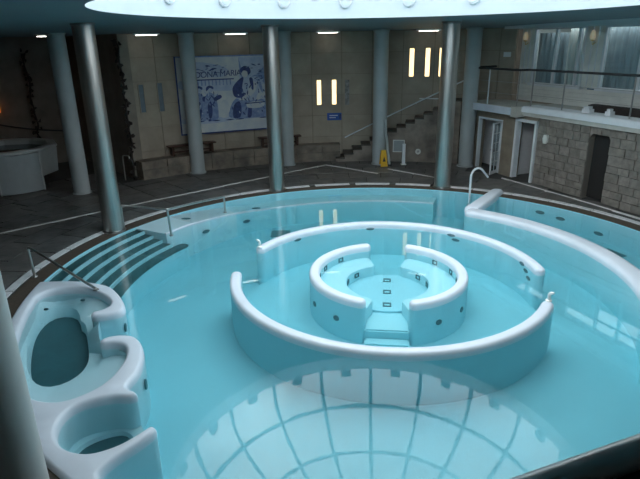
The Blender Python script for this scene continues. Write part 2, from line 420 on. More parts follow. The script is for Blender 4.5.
facbox('mortar_core', (5.58, LEN, .03, .3, -.03, 2.15), MORT)
facbox('mortar_core', (4.86, 5.58, .03, .3, 2.05, 2.15), MORT)
# rough stones, course by course
z = 0.0
while z < 2.12:
    h = min(random.uniform(.2, .3), 2.14 - z); s = 2.86
    while s < 9.5:
        L = random.uniform(.26, .55); e = s + L
        if s < 4.86 and e > 4.78: e = 4.86
        in_door = (s >= 4.84 and s < 5.56) and z + h * .5 < 2.0
        if in_door: s = 5.58; continue
        d = random.uniform(-.012, .012)
        facbox('stone', (s + .008, e - .008, d, .10, z + .008, z + h - .008), random.choice(BRICK), wr, 0)
        s = e
    z += h
# rooms behind the openings
facbox('room_shell', (-.7, 1.6, .75, .85, -.03, 2.2), ROOMW); facbox('room_shell', (-.72, -.62, .3, 1.4, -.03, 2.2), ROOMW)
facbox('room_shell', (1.55, 1.65, .3, 3.2, -.03, 2.2), ROOMW)
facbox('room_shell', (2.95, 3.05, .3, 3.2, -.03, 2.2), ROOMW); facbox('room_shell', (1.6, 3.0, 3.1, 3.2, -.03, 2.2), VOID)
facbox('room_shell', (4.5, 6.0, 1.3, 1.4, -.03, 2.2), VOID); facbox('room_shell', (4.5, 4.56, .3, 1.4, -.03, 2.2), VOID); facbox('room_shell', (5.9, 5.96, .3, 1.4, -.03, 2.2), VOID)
d1 = bpy.data.objects.new('door_1', None); COL.objects.link(d1); d1['kind'] = 'structure'; onfac(d1)
box('door_frame', (-.06, 0, -.03, .12, 0, 1.88), WPAINT, d1); box('door_frame', (1.16, 1.22, -.03, .12, 0, 1.88), WPAINT, d1); box('door_frame', (-.06, 1.22, -.03, .12, 1.82, 1.88), WPAINT, d1)
leaf = bpy.data.objects.new('door_leaf', None); COL.objects.link(leaf); leaf.parent = d1; leaf.location = (1.18, -.04, 0); leaf.rotation_euler = (0, 0, rad(-66))
for b in ((0, .05, -.02, .02, .03, 1.84), (.53, .58, -.02, .02, .03, 1.84), (0, .58, -.02, .02, 1.79, 1.84), (0, .58, -.02, .02, .03, .14)): box('stile', b, WPAINT, leaf)
for i in range(1, 5): box('glazing_bar', (.05, .53, -.012, .012, .14 + .33 * i - .012, .14 + .33 * i + .012), WPAINT, leaf)
box('glazing_bar', (.28, .30, -.012, .012, .14, 1.79), WPAINT, leaf); box('glass_pane', (.05, .53, -.004, .004, .14, 1.79), GLASS, leaf); box('handle', (.5, .56, -.07, .07, .9, .94), STEELD, leaf)
d2 = bpy.data.objects.new('door_2', None); COL.objects.link(d2); d2['kind'] = 'structure'; onfac(d2)
box('door_frame', (1.86, 1.95, -.05, .16, 0, 2.03), WPAINT, d2); box('door_frame', (2.75, 2.84, -.05, .16, 0, 2.03), WPAINT, d2); box('door_frame', (1.86, 2.84, -.05, .16, 1.94, 2.03), WPAINT, d2)
box('door_leaf', (1.95, 2.45, .9, .94, .02, 1.94), LGREY, d2)
# arched opening: dark door set in a stone arch
d3 = bpy.data.objects.new('door_3', None); COL.objects.link(d3); d3['kind'] = 'structure'; onfac(d3)
ap = [(4.86 + .36 - .36 * math.cos(PI * i / 10), 1.75 + .27 * math.sin(PI * i / 10)) for i in range(11)]
for i in range(10):                      # spandrel wedges over the arch
    v = []
    for x, zz in (ap[i], ap[i + 1]): v += [(x, .02, zz), (x, .3, zz), (x, .02, 2.1), (x, .3, 2.1)]
    link('arch_stone', mesh(v, [(0, 4, 6, 2), (1, 3, 7, 5), (0, 1, 5, 4), (2, 6, 7, 3), (0, 2, 3, 1), (4, 5, 7, 6)]), BRICK[i % 4], d3)
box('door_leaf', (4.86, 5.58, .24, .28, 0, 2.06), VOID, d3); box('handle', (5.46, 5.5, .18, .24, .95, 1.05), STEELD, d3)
note = box('door_notice', (.62, .92, .72, .74, 1.15, 1.32), BLACKP); onfac(note); tag(note, 'small dark notice on the pale wall seen through the left doorway', 'notice')
wl = thing('wall_lamp', 'small pale wall lamp on the stone wall right of the doorways', 'lamp'); onfac(wl, 3.3, 0, 1.55)
box('back_plate', (-.07, .07, -.05, -.02, -.12, .12), LGREY, wl, .01); lp = link('shade', lathem([(0, -.16), (.06, -.15), (.09, 0), (.06, .12), (0, .13)], 14, 0, -.09, cap=False), LGREY, wl)

# balcony
bal = thing('balcony', 'pale concrete balcony slab running above the doorways and stone wall', 'balcony'); onfac(bal)
box('left_slab', (-.58, 1.95, -.32, 1.25, 2.16, 2.40), SLABC, bal); box('edge_board', (-.60, 1.90, -.36, -.325, 2.15, 2.39), SLABB, bal); box('end_block', (1.92, 2.2, -.36, .2, 2.10, 2.44), SLABC, bal, .01)
box('right_slab', (1.96, LEN, -.02, 3.1, 2.18, 2.42), SLABC, bal); box('edge_board', (2.2, LEN, -.16, -.02, 2.28, 2.44), WPAINT, bal); box('lower_band', (2.2, LEN, -.10, -.02, 2.15, 2.275), SLABC, bal)
box('ledge_top', (2.2, LEN, -.1, .5, 2.425, 2.46), WPAINT, bal)
brl = thing('balcony_railing', 'slim dark metal railing along the upper balcony in front of the windows', 'railing'); onfac(brl, 0, 0, 2.42)
tube('top_rail', bend([(-.52, 1.2, 1.17), (-.50, -.20, 1.17), (2.0, -.20, 1.17), (2.05, .12, 1.17), (LEN, .12, 1.17)], .05), .035, DARKP, brl, 8)
for x, y, m in ((-.50, -.2, WPAINT), (.55, -.2, WPAINT), (1.98, -.18, STEELD), (2.3, .12, STEELD), (3.6, .12, STEELD), (5.95, .12, STEELD), (8.2, .12, STEELD)): tube('post', [(x, y, -.03), (x, y, 1.16)], .022, m, brl, 8)
for i in range(1, 3): tube('wire', [(-.50, -.2, .38 * i), (1.98, -.2, .38 * i)], .006, STEELD, brl, 5); tube('wire', [(2.3, .12, .38 * i), (LEN, .12, .38 * i)], .006, STEELD, brl, 5)
# upper facade set back behind the balcony
SB = 1.5
wu = bpy.data.objects.new('wall_upper', None); COL.objects.link(wu); wu['kind'] = 'structure'; onfac(wu, 0, SB)
# window 2 runs s 0.35..2.55 and window 3 from 3.15 on (setback coordinates)
w1s, w1e, w2s, w2e = .74, 2.95, 3.62, 6.6
zb, zt = 3.02, 4.90
for i in range(4):
    z0 = 2.42 + i * .14; box('siding_board', (.12, 9.6, 0, .06 + .01 * (i % 2), z0 + .006, z0 + .136), LGREY, wu)
for s0, s1 in ((.12, w1s), (w1e, w2s), (w2e, 9.6)):
    box('wall_infill', (s0, s1, 0, .1, zb, 5.0), LGREY, wu)
    for q in range(1, 3):
        x = s0 + (s1 - s0) * q / 3
        if s1 - s0 < 1: box('batten', (x - .015, x + .015, -.02, 0, zb, 4.9), WPAINT, wu)
box('head_infill', (.12, 9.6, 0, .1, zt, 5.0), LGREY, wu); box('side_return', (.12, .22, .1, 2.4, 2.42, 5.0), LGREY, wu)
def window(nm, s0, s1, mull):
    wdw = bpy.data.objects.new(nm, None); COL.objects.link(wdw); wdw['kind'] = 'structure'; onfac(wdw, 0, SB)
    t = .07
    for b in ((s0, s0 + t, zb, zt), (s1 - t, s1, zb, zt)): box('window_frame', (b[0], b[1], -.04, .1, b[2], b[3]), WPAINT, wdw)
    box('window_frame', (s0, s1, -.04, .1, zt - t, zt), WPAINT, wdw); box('window_sill', (s0 - .04, s1 + .04, -.10, .1, zb - .05, zb + t - .02), WPAINT, wdw)
    xs = [s0] + mull + [s1]
    for x in mull: box('mullion', (x - .04, x + .04, -.04, .08, zb, zt), WPAINT, wdw)
    for p, q in zip(xs[:-1], xs[1:]): box('glass_pane', (p + .04, q - .04, .02, .03, zb + t, zt - t), GLASS, wdw)
window('window_2', w1s, w1e, [1.74, 2.68]); window('window_3', w2s, w2e, [4.95, 5.8])
box('room_shell', (.2, 9.6, 2.3, 2.4, 2.42, 5.0), ROOMW, wu)
rl = thing('room_fill_panel', 'added unseen glowing panel that brightens the curtains behind the upper windows', 'lamp'); onfac(rl, 3.9, SB + .9, 4.905)  # added glowing panel, hidden above the window heads, to brighten curtains and room
box('housing', (-3.0, 3.0, -.65, .65, .0, .02), WPAINT, rl); box('diffuser', (-2.95, 2.95, -.62, .62, -.012, 0), mat('room fill glow', (.9, .9, .9), .5, emit=(.95, .98, 1), estr=1.6), rl)
def curtain(label, s0, s1, m, z0=2.5, z1=4.85):
    n = int((s1 - s0) / .03); v = []; f = []
    for i in range(n + 1):
        x = s0 + (s1 - s0) * i / n; y = .55 + .03 * math.sin(i * .9)
        v += [(x, y, z0), (x, y + .012, z0), (x, y + .012, z1), (x, y, z1)]
    for i in range(n):
        for k in range(4): f.append((4 * i + k, 4 * i + (k + 1) % 4, 4 * i + 4 + (k + 1) % 4, 4 * i + 4 + k))
    o = link('curtain', mesh(v, f, True), m); onfac(o, 0, SB); return tag(o, label, 'curtain')
curtain('grey green curtain behind the left pane of the left upper window', w1s - .35, 1.70, CURTB, 2.6, 4.72)
curtain('cream curtain behind the middle pane of the left upper window', 1.76, 2.72, CURT)
curtain('narrow deep blue curtain at the right edge of the left upper window', 2.74, 3.2, mat('deep blue curtain cloth', (.10, .22, .34), .9, var=.3, scale=3))
curtain('pale grey curtain at the left side of the large right upper window', w2s - .35, 4.55, CURTB)
bm_ = box('ceiling_beam', (.28, 9.6, .5, .8, 4.87, 5.06), mat('grey beam paint', (.62, .67, .68), .6)); onfac(bm_); bm_['kind'] = 'structure'
for i, (x, lb) in enumerate(((.42, 'small brass sconce left of the left upper window'), (3.28, 'small brass sconce between the two upper windows'))):
    sc = thing('wall_sconce', lb, 'sconce', group=None); onfac(sc, x, SB, 4.45)
    tube('arm', bend([(0, 0, -.05), (0, -.12, -.12), (0, -.14, .0)], .04), .014, BRASS, sc, 6)
    link('cup', lathem([(0, -.02), (.05, 0), (.06, .04), (0, .04)], 12, 0, -.14, cap=False), BRASS, sc)
    link('shade', lathem([(.08, .04), (.09, .16), (.05, .30), (0, .32)], 14, 0, -.14, cap=False), mat('sconce glass', (.7, .62, .45), .4, emit=(1, .8, .5), estr=.08), sc)
# bits left on the balcony ledge
for s, w_, lb in ((4.35, .28, 'small white block on the balcony ledge below the gap between the windows'), (5.15, .18, 'narrow white block on the balcony ledge further right by the railing')):
    o = thing('ledge_block', lb, 'block'); onfac(o, s, .22, 2.46)
    box('base', (0, w_, -.1, .1, 0, .12), WPAINT, o, .01); box('cap', (.03, w_ - .05, -.08, .08, .12, .19), WPAINT, o, .01)
tr = thing('flower_trough', 'long dark planter trough with soil on the balcony below the right window', 'planter'); onfac(tr, 4.0, .75, 2.42)
box('trough', (0, 3.2, 0, .3, 0, .2), ROCK, tr, .01); link('soil', stackm([(.03 + 3.14 * i / 20, .03) for i in range(21)] + [(3.17 - 3.14 * i / 20, .27) for i in range(21)], [(.19, 0), (.22, .03)]), VOID, tr)

# ------------------------------------------------------------------ columns
def column(label, x, y, R, m, z1, group, ang=0):
    c = thing('steel_column' if m is STEEL else 'grey_column', label, 'column', (x, y, 0), ang, group)
    link('shaft', lathem([(R, .02), (R, z1)], 40, cap=True), m, c)
    link('base_collar', lathem([(R, 0), (R + .04, 0), (R + .035, .035), (R, .05)], 40, cap=False), STEELD if m is STEEL else COLW, c)
    link('top_collar', lathem([(R, z1 - .07), (R + .03, z1 - .06), (R + .03, z1), (R, z1)], 40, cap=False), STEELD if m is STEEL else COLW, c)
    return c
g = 'steel columns round the pool'
column('brushed steel column standing at the head of the pool steps', -5.4, 13.57, .25, STEEL, 5.09, g)
column('brushed steel column at the far pool edge in front of the tiled mural', -1.38, 17.46, .24, STEEL, 5.07, g)
column('brushed steel column at the far pool edge in front of the stone staircase', 4.05, 17.46, .26, STEEL, 5.07, g)
g = 'grey columns along the back wall'
NEARC = mat('pale grey column paint', (.60, .60, .57), .5, var=.1, scale=1.5)
column('large pale grey column beside the two side tubs at the lower left corner', -3.21, 4.58, .25, NEARC, 5.07, 'grey columns near the viewer')
column('grey painted column beside the raised white basin', -7.84, 17.55, .26, COLW, 4.97, g)
column('grey painted column covering the left edge of the tiled mural', -4.54, 20.2, .26, COLW, 4.94, g)
column('grey painted column close behind a steel one at the right of the mural', -1.21, 21.3, .26, COLW, 4.94, g)
column('grey painted column with the yellow floor sign at its foot', 2.38, 21.2, .27, COLW, 4.94, g)
column('grey painted column left of the doorways below the balcony end', 5.60, 20.55, .27, COLW, 4.94, g)

# ------------------------------------------------------------------ pool fittings: ring walls
def jet(parent, kind, p, n, upv=None, w_=.09, h_=.09):
    # small inlet grille on a wall face; p point in world, n outward normal
    nv = Vector(n).normalized(); u = Vector((0, 0, 1)).cross(nv)
    if u.length < .1: u = Vector((1, 0, 0))
    u.normalize(); v = nv.cross(u); C0 = Vector(p)
    if kind == 'frame':
        j = None; P = []
        for s in (1.0, .62):
            P += [C0 + u * (sx * w_ * s) + v * (sy * h_ * s) + nv * d for d in (-.01, .012) for sx, sy in ((-1, -1), (1, -1), (1, 1), (-1, 1))]
        f = []
        for i in range(4):
            k = (i + 1) % 4; f += [(4 + i, 4 + k, 12 + k, 12 + i), (i, k, 4 + k, 4 + i), (8 + i, 12 + i, 12 + k, 8 + k), (i, 8 + i, 8 + k, k)]
        return link('jet_frame', mesh(P, f), JETD, parent)
    P = []
    for d, s in ((-.01, 1), (.012, 1), (.018, .8)):
        P += [C0 + u * (math.cos(2 * PI * i / 14) * w_ * s) + v * (math.sin(2 * PI * i / 14) * h_ * s) + nv * d for i in range(14)]
    f = [tuple(range(14)), tuple(range(28, 42))] + [(r * 14 + i, r * 14 + (i + 1) % 14, r * 14 + 14 + (i + 1) % 14, r * 14 + 14 + i) for r in range(2) for i in range(14)]
    return link('jet', mesh(P, f), JETD, parent)
COP = [(-.08, 0), (.0, 0), (.03, .01), (.052, .028), (.064, .05), (.068, .078)]
def ringwall(name, label, r0, r1, a0, a1, zb, cop=COP, corner=.095):
    t = thing(name, label, 'pool wall')
    P = arcpoly(r0, r1, a0, a1, 2.5, corner)
    link('wall_body', stackm(P, [(zb, -.005), (-.07, -.005), (-.065, .02)], ladder=True), AQUA, t)
    link('coping', stackm(offset(P, -.008), cop, ladder=True), WHITE, t); return t
RA, RB = 3.07, 3.28
lo = ringwall('ring_wall', 'lower curved arc of the large white ring wall nearest the viewer', RA, RB, -181, -30, DEP)
upw = ringwall('ring_wall', 'upper curved arc of the large white ring wall behind the round spa tub', RA, RB, -3, 154, DEP)
for a, z in ((130, -.17), (91.5, -.16), (51.6, -.14), (49.2, -.24)): x, y = pol(RA - .003, a); jet(upw, 'oval', (x, y, z + .07), (-math.cos(rad(a)), -math.sin(rad(a)), 0), w_=.11, h_=.035)
for i, (a, z) in enumerate(((9.5, -.18), (6, -.27), (3.2, -.38))): x, y = pol(RA - .003, a); jet(upw, 'oval', (x, y, z + .1), (-math.cos(rad(a)), -math.sin(rad(a)), 0), w_=.10, h_=.04)
# spa tub in the middle
FL = -.82
ringfloor = link('ring_floor', lathem([(0, DEP + .005), (RA + .05, DEP + .005), (RA + .05, FL), (0, FL)], 90, CX, CY, cap=False), AQUAF, kind='structure')
TA, TB = 1.44, 1.64
hg = math.degrees(.42 / 1.56)
tub = []
for s_, a0, a1, lb in ((0, 90 + hg, 270 - hg, 'left half of the small white round spa tub wall'), (1, -90 + hg, 90 - hg, 'right half of the small white round spa tub wall')):
    t = ringwall('spa_tub_wall', lb, TA, TB, a0, a1, FL, corner=.095); tub.append(t)
    seat = link('seat', stackm(arcpoly(.86, TA + .02, a0 + 2, a1 - 2, 3, .12), [(FL, 0), (-.27, 0), (-.235, .012), (-.22, .05)], ladder=True), AQUA, t)
    mid = (a0 + a1) / 2; sg = 1 if s_ else -1
    for da_ in (0, 18, 42):
        a = mid + (da_ if s_ else -da_); x, y = pol(TA - .006, a); jet(t, 'frame', (x, y, -.15), (-math.cos(rad(a)), -math.sin(rad(a)), .0), w_=.07, h_=.05)
    for da_ in (10, 38):
        a = mid + (da_ if s_ else -da_); x, y = pol(.856, a); jet(seat, 'frame', (x, y, -.335), (-math.cos(rad(a)), -math.sin(rad(a)), 0), w_=.07, h_=.05)
    for da_ in (-28, -54):
        a = mid + (da_ if s_ else -da_); x, y = pol(TB + .008, a); jet(t, 'oval', (x, y, -.42), (math.cos(rad(a)), math.sin(rad(a)), 0), w_=.07, h_=.055)
tf = link('spa_tub_floor', lathem([(0, FL), (.9, FL), (.9, -.46), (0, -.46)], 60, CX, CY, cap=False), AQUAF, kind='structure')
for yy in (-.62, -.02, .58): jet(tf, 'frame', (CX, CY + yy, -.458), (0, 0, 1), w_=.085, h_=.085)
ss = thing('spa_tub_steps', 'two pale steps in the front opening of the round spa tub', 'steps')
box('step', (CX - .42, CX + .42, CY - 1.60, CY - .86, FL, -.50), AQUA, ss, .03); box('step', (CX - .42, CX + .42, CY - 1.86, CY - 1.60, FL, -.66), AQUA, ss, .03)
# chrome spouts at the ring ends
for a, lb in ((153, 'small chrome spout on the far left end of the ring wall'), (-30.2, 'small chrome spout on the right end of the ring wall')):
    t = thing('water_spout', lb, 'spout'); x, y = pol(3.175, a); t.location = (x + .11, y + .04, .066); t.rotation_euler = (0, 0, rad(a))
    link('foot', lathem([(0, 0), (.06, 0), (.06, .015), (.03, .03), (0, .03)], 16, cap=False), CHROME, t)
    tube('nozzle', bend([(0, 0, .02), (0, 0, .15), (.08, 0, .17)], .05), [.03] * 7 + [.02], CHROME, t, 10)
for o in [lo, upw, ringfloor]: o.location = (.11, .04, 0)
for o in [tf, ss] + tub: o.matrix_world = Matrix.Translation((CX + .11, CY + .04, 0)) @ Matrix.Rotation(rad(-7), 4, 'Z') @ Matrix.Translation((-CX, -CY, 0))
# channel wall on the right with its radial branch
cw = ringwall('channel_wall', 'broad white wall curving along the right side of the pool', 4.86, 5.30, -36, 56, DEP, [(-.08, 0), (.0, 0), (.04, .015), (.065, .045), (.08, .09), (.085, .14)], .17)
bt = thing('branch_wall', 'short white rounded wall joining the curved wall to the far deck', 'pool wall')
u = Vector((math.cos(rad(54.8)), math.sin(rad(54.8)))); q = Vector((-u.y, u.x))
def branch(r0, r1, h): return [tuple(Vector((CX, CY)) + u * r0 - q * h)] + [tuple(Vector((CX, CY)) + u * (r1 - h + h * math.sin(t)) + q * h * -math.cos(t)) for t in [PI * k / 12 for k in range(13)]] + [tuple(Vector((CX, CY)) + u * r0 + q * h)]
Pb = branch(5.2, 7.62, .2)
link('wall_body', stackm(branch(5.2, RP, .19), [(DEP, 0), (-.1, 0)]), AQUA, bt)
link('coping', stackm(Pb, [(-.08, 0), (.03, 0), (.08, .02), (.11, .06), (.125, .12)]), WHITE, bt)
# bench and steps on the far left
bench = thing('underwater_bench', 'pale submerged bench running along the far pool edge from the steps', 'bench')
n = 40; aa0, aa1 = 152.2, 69; edge = []
def bench_at(k):
    a = aa0 + (aa1 - aa0) * k / n; t = k / n
    return a, 5.95 + .40 * min(1, max(0, (t - .12) / .25)), -.012 - .24 * min(1, max(0, (t - .10) / .3))
for k0, k1, m in ((0, 12, PALEA), (12, n, AQUA)):
    v = []; f = []
    for k in range(k0, k1 + 1):
        a, rin, zt_ = bench_at(k)
        x0, y0 = pol(rin, a); xm, ym = pol(rin + .05, a); x1, y1 = pol(RP, a)
        v += [(x0, y0, DEP), (x0, y0, zt_ - .05), (xm, ym, zt_), (x1, y1, zt_), (x1, y1, DEP)]
    nn_ = k1 - k0
    for k in range(nn_):
        for q_ in range(4): f.append((5 * k + q_, 5 * k + q_ + 1, 5 * k + 6 + q_, 5 * k + 5 + q_))
    f += [(0, 1, 2, 3, 4), tuple(5 * nn_ + q_ for q_ in range(5))]
    link('bench_block', mesh(v, f, True), m, bench)
tube('bench_edge', [(*pol(bench_at(k)[1] + .03, bench_at(k)[0]), bench_at(k)[2] - .02) for k in range(n + 1)], .035, WHITE, bench, 8)
for a in (141, 120): x, y = pol(6.5, a); jet(bench, 'oval', (x, y, -.03 if a > 135 else -.22), (0, 0, 1), w_=.13, h_=.05)
for a, z in ((139, -.35), (124, -.5)): x, y = pol(5.93 if a > 130 else 6.28, a); jet(bench, 'oval', (x, y, z), (-math.cos(rad(a)), -math.sin(rad(a)), 0), w_=.12, h_=.05)
stp = thing('pool_steps', 'five dark tiled pool steps with pale nosings at the left edge', 'steps')
RS = [7.02, 6.71, 6.41, 6.10, 5.80, 5.48]
for i in range(5):
    zt_ = -.06 - .075 * i; a0 = 152.0 if i < 4 else 148.5
    if i == 4: P = arcpoly(RS[5], RS[4] if i < 4 else RS[4], a0, 186, 2.5, .16); link('tread', stackm(P, [(zt_ - .02, 0), (zt_, 0)], False, True), DARKT, stp); link('riser', stackm(offset(P, .015), [(DEP, 0), (zt_ - .02, 0)], False, True), AQUA, stp)
    else: link('tread', sector(RS[i + 1], RS[i], a0, 184, DEP, zt_), DARKT, stp)
    link('nosing', sector(RS[i] - .005, RS[i] + .04 if i else RP, a0 if i < 4 else 152, 184, zt_ - .05, zt_ + (.077 if i else .03)), AQUA, stp)

# ------------------------------------------------------------------ side tubs
T = [(-4.93, 10.22), (-4.31, 10.0), (-3.94, 9.62), (-3.65, 9.12), (-3.62, 8.86), (-3.83, 8.73), (-4.07, 8.69), (-4.15, 8.83), (-3.99, 8.95), (-3.93, 9.13), (-4.05, 9.38), (-4.36, 9.68), (-4.78, 9.86), (-5.25, 9.84), (-5.54, 9.58), (-5.65, 9.14), (-5.61, 8.74), (-5.32, 8.01), (-4.91, 7.3), (-4.42, 6.65), (-4.06, 6.36), (-3.79, 6.24), (-3.54, 6.24), (-3.32, 6.38), (-3.15, 6.59), (-3.06, 6.87), (-3.04, 7.24), (-3.09, 7.5), (-3.21, 7.69), (-3.4, 7.75), (-3.56, 7.73), (-3.63, 7.83), (-3.54, 7.95), (-3.33, 8.0), (-3.08, 7.93), (-2.87, 7.63), (-2.75, 7.23), (-2.72, 6.86), (-2.77, 6.6), (-2.72, 6.48), (-2.63, 6.44), (-2.57, 6.36), (-2.66, 6.30), (-2.87, 6.31), (-3.16, 6.22), (-3.34, 6.08), (-3.40, 5.85), (-3.34, 5.58), (-3.21, 5.39), (-3.03, 5.27), (-2.82, 5.22), (-2.65, 5.26), (-2.47, 5.37), (-2.31, 5.54), (-2.19, 5.69), (-2.10, 5.61), (-2.24, 5.37), (-2.42, 5.14), (-2.54, 4.92), (-2.52, 4.74), (-2.29, 4.45)]
T2 = []
for x, y in T:
    r = math.hypot(x - CX, y - CY)
    if r > 6.84: x = CX + (x - CX) * 6.84 / r; y = CY + (y - CY) * 6.84 / r
    T2.append((x, y))
P = smoothpath([(-5.45, 10.25)] + T2, 3)
P = [pol(RP + .02, 182.2)] + P + [pol(RP + .02, 239.4 - k * (239.4 - 184) / 20) for k in range(21)]
tb = thing('side_tub_surround', 'white moulded surround of the two small side tubs at lower left', 'tub surround')
link('surround_body', stackm(P, [(DEP, 0), (-.05, 0), (-.045, .02)]), PALEA, tb)
link('surround_top', stackm(P, [(-.06, -.006), (.0, -.002), (.035, .01), (.058, .025), (.07, .045), (.074, .058)]), WHITE, tb)
def resample(P, n, c):
    out = []
    for k in range(n):
        a = 2 * PI * k / n; d = Vector((math.cos(a), math.sin(a))); best = 0
        for i in range(len(P)):
            p = Vector(P[i]) - Vector(c); e = Vector(P[(i + 1) % len(P)]) - Vector(P[i]); den = d.x * e.y - d.y * e.x
            if abs(den) < 1e-9: continue
            t = (p.x * e.y - p.y * e.x) / den; s = (p.x * d.y - p.y * d.x) / den
            if t > 0 and -1e-6 <= s <= 1 + 1e-6: best = max(best, t)
        out.append((c[0] + d.x * best, c[1] + d.y * best))
    return out
def tubfloor(outer, dark, c, zo, zi, zd, name, label):
    n = 64; O = resample(smoothpath(outer, 4, True), n, c); I = resample(smoothpath(dark, 4, True), n, c)
    I2 = [(c[0] + (x - c[0]) * 1.07, c[1] + (y - c[1]) * 1.05) for x, y in I]
    v = [(x, y, DEP) for x, y in O] + [(x, y, zo) for x, y in O] + [(x, y, zi) for x, y in I2] + [(x, y, zd) for x, y in I] + [(c[0], c[1], zd)]
    f = [(l * n + i, l * n + (i + 1) % n, l * n + n + (i + 1) % n, l * n + n + i) for l in range(3) for i in range(n)] + [(3 * n + i, 3 * n + (i + 1) % n, 4 * n) for i in range(n)]
    t = thing(name, label, 'tub')
    link('seat', mesh(v, f, True), PALEA, t)
    v = [(x, y, zd + .006) for x, y in I] + [(c[0], c[1], zd + .006)]
    link('tub_floor', mesh(v, [(i, (i + 1) % n, n) for i in range(n)]), DARKF, t); return t
D1 = [(-4.95, 8.0), (-5.30, 8.92), (-5.33, 9.55), (-5.05, 9.72), (-4.74, 9.52), (-4.56, 9.15), (-4.38, 8.95), (-3.95, 7.97), (-3.88, 7.5), (-4.04, 7.2), (-4.3, 7.15), (-4.6, 7.4)]
O1 = [(-4.0, 8.78), (-3.85, 9.05), (-4.0, 9.5), (-4.4, 9.8), (-4.8, 9.98), (-5.3, 9.95), (-5.5, 9.6), (-5.6, 9.1), (-5.5, 8.6), (-5.25, 7.95), (-4.85, 7.2), (-4.35, 6.6), (-4.05, 6.25), (-3.75, 6.12), (-3.4, 6.25), (-3.0, 6.5), (-2.92, 6.9), (-2.92, 7.3), (-3.1, 7.72), (-3.55, 7.83), (-3.8, 8.2)]
t1 = tubfloor(O1, D1, (-4.55, 8.35), -.07, -.30, -.50, 'side_tub', 'larger side tub with pale seat and dark green oval floor')
for p in ((-5.25, 9.35), (-4.7, 9.72)): jet(t1, 'oval', (p[0], p[1], -.13), (0, 0, 1), w_=.045, h_=.03)
D2 = [(-3.30, 5.82), (-3.24, 6.02), (-3.05, 6.18), (-2.8, 6.25), (-2.62, 6.1), (-2.5, 5.8), (-2.62, 5.52), (-2.85, 5.36), (-3.1, 5.42), (-3.25, 5.6)]
O2 = [(-3.45, 5.85), (-3.38, 6.12), (-3.18, 6.28), (-2.87, 6.38), (-2.6, 6.38), (-2.4, 6.0), (-2.2, 5.65), (-2.45, 5.32), (-2.65, 5.2), (-2.85, 5.16), (-3.05, 5.2), (-3.25, 5.35), (-3.4, 5.58)]
tubfloor(O2, D2, (-2.9, 5.8), -.46, -.50, -.56, 'side_tub', 'smaller side tub with dark green round floor at lower left')
for x, y, n_ in ((-3.46, 8.9, 0), (-2.70, 7.1, 0)):
    jet(tb, 'oval', (x - .15 if n_ else x - .155, y, -.30) if y > 8 else (x - .01, y, -.30), (1, .15, 0), w_=.06, h_=.09)
# drain and inlets of the right hand channel
for a, z, lb in ((42.7, -.25, 0), (37.6, -.3, 0), (28.1, -.42, 0)): x, y = pol(RP - .004, a); jet(basin, 'oval', (x, y, z), (-math.cos(rad(a)), -math.sin(rad(a)), 0), w_=.14, h_=.05)
link('channel_floor', sector(5.28, RP - .005, -34, 53.5, DEP - .05, -.62), AQUAF, basin)
x, y = 7.42, 12.86; gd = box('drain_grate', (-.18, .18, -.28, .28, -.619, -.60), JETD, basin); gd.location = (x, y, 0); gd.rotation_euler = (0, 0, rad(20))
x, y = pol(5.7, 116); gd = box('drain_grate', (-.28, .28, -.28, .28, DEP + .001, DEP + .02), JETD, basin); gd.location = (x, y, 0)

# ------------------------------------------------------------------ pool handrails
R_ = .028
h1 = thing('pool_handrail', 'sloping steel handrail on the left side of the dark pool steps', 'handrail', group='steel handrails of the pool')
tube('post', [(-6.07, 10.64, 0), (-6.08, 10.63, .60)], R_, STEEL, h1)
tube('rail', bend([(-6.08, 10.63, .60), (-6.08, 10.63, .66), (-6.0, 10.59, .66), (-4.42, 9.76, .09)], .04), R_, STEEL, h1)
for p in ((-6.07, 10.64, .0), (-4.42, 9.76, .068)): o = link('flange', lathem([(0, 0), (.06, 0), (.05, .02), (0, .02)], 14, cap=False), STEELD, h1); o.location = p
h2 = thing('pool_handrail', 'steel handrail with three posts along the bench right of the steps', 'handrail', group='steel handrails of the pool')
tube('rail', bend([(-5.19, 13.72, .60), (-5.17, 13.70, .65), (-3.85, 13.23, .66), (-2.79, 15.45, .36)], .06), R_, STEEL, h2)
tube('post', [(-5.19, 13.72, 0), (-5.19, 13.72, .62)], R_, STEEL, h2); tube('post', [(-3.82, 13.23, -.06), (-3.85, 13.23, .66)], R_, STEEL, h2); tube('post', [(-2.79, 15.45, -.12), (-2.79, 15.45, .36)], R_, STEEL, h2)
for p in ((-5.19, 13.72, 0), (-3.82, 13.23, -.045), (-2.79, 15.45, -.13)): o = link('flange', lathem([(0, 0), (.055, 0), (.045, .02), (0, .02)], 14, cap=False), STEELD, h2); o.location = p
sw = thing('swan_neck_rail', 'curved pale grab rail hooking over the far right pool edge', 'grab rail')
pts = [(4.70, 16.45, -.35), (4.70, 16.45, .55)] + [(4.70 + .22 - .22 * math.cos(t), 16.45 + .05 * t, .55 + .27 * math.sin(t)) for t in [PI * .70 * k / 8 for k in range(1, 9)]] + [(5.32, 16.75, .48)]
tube('tube', pts, .034, WPAINT, sw); o = link('flange', lathem([(0, 0), (.07, 0), (.06, .03), (0, .03)], 14, cap=False), STEELD, sw); o.location = (4.7, 16.45, -.36)

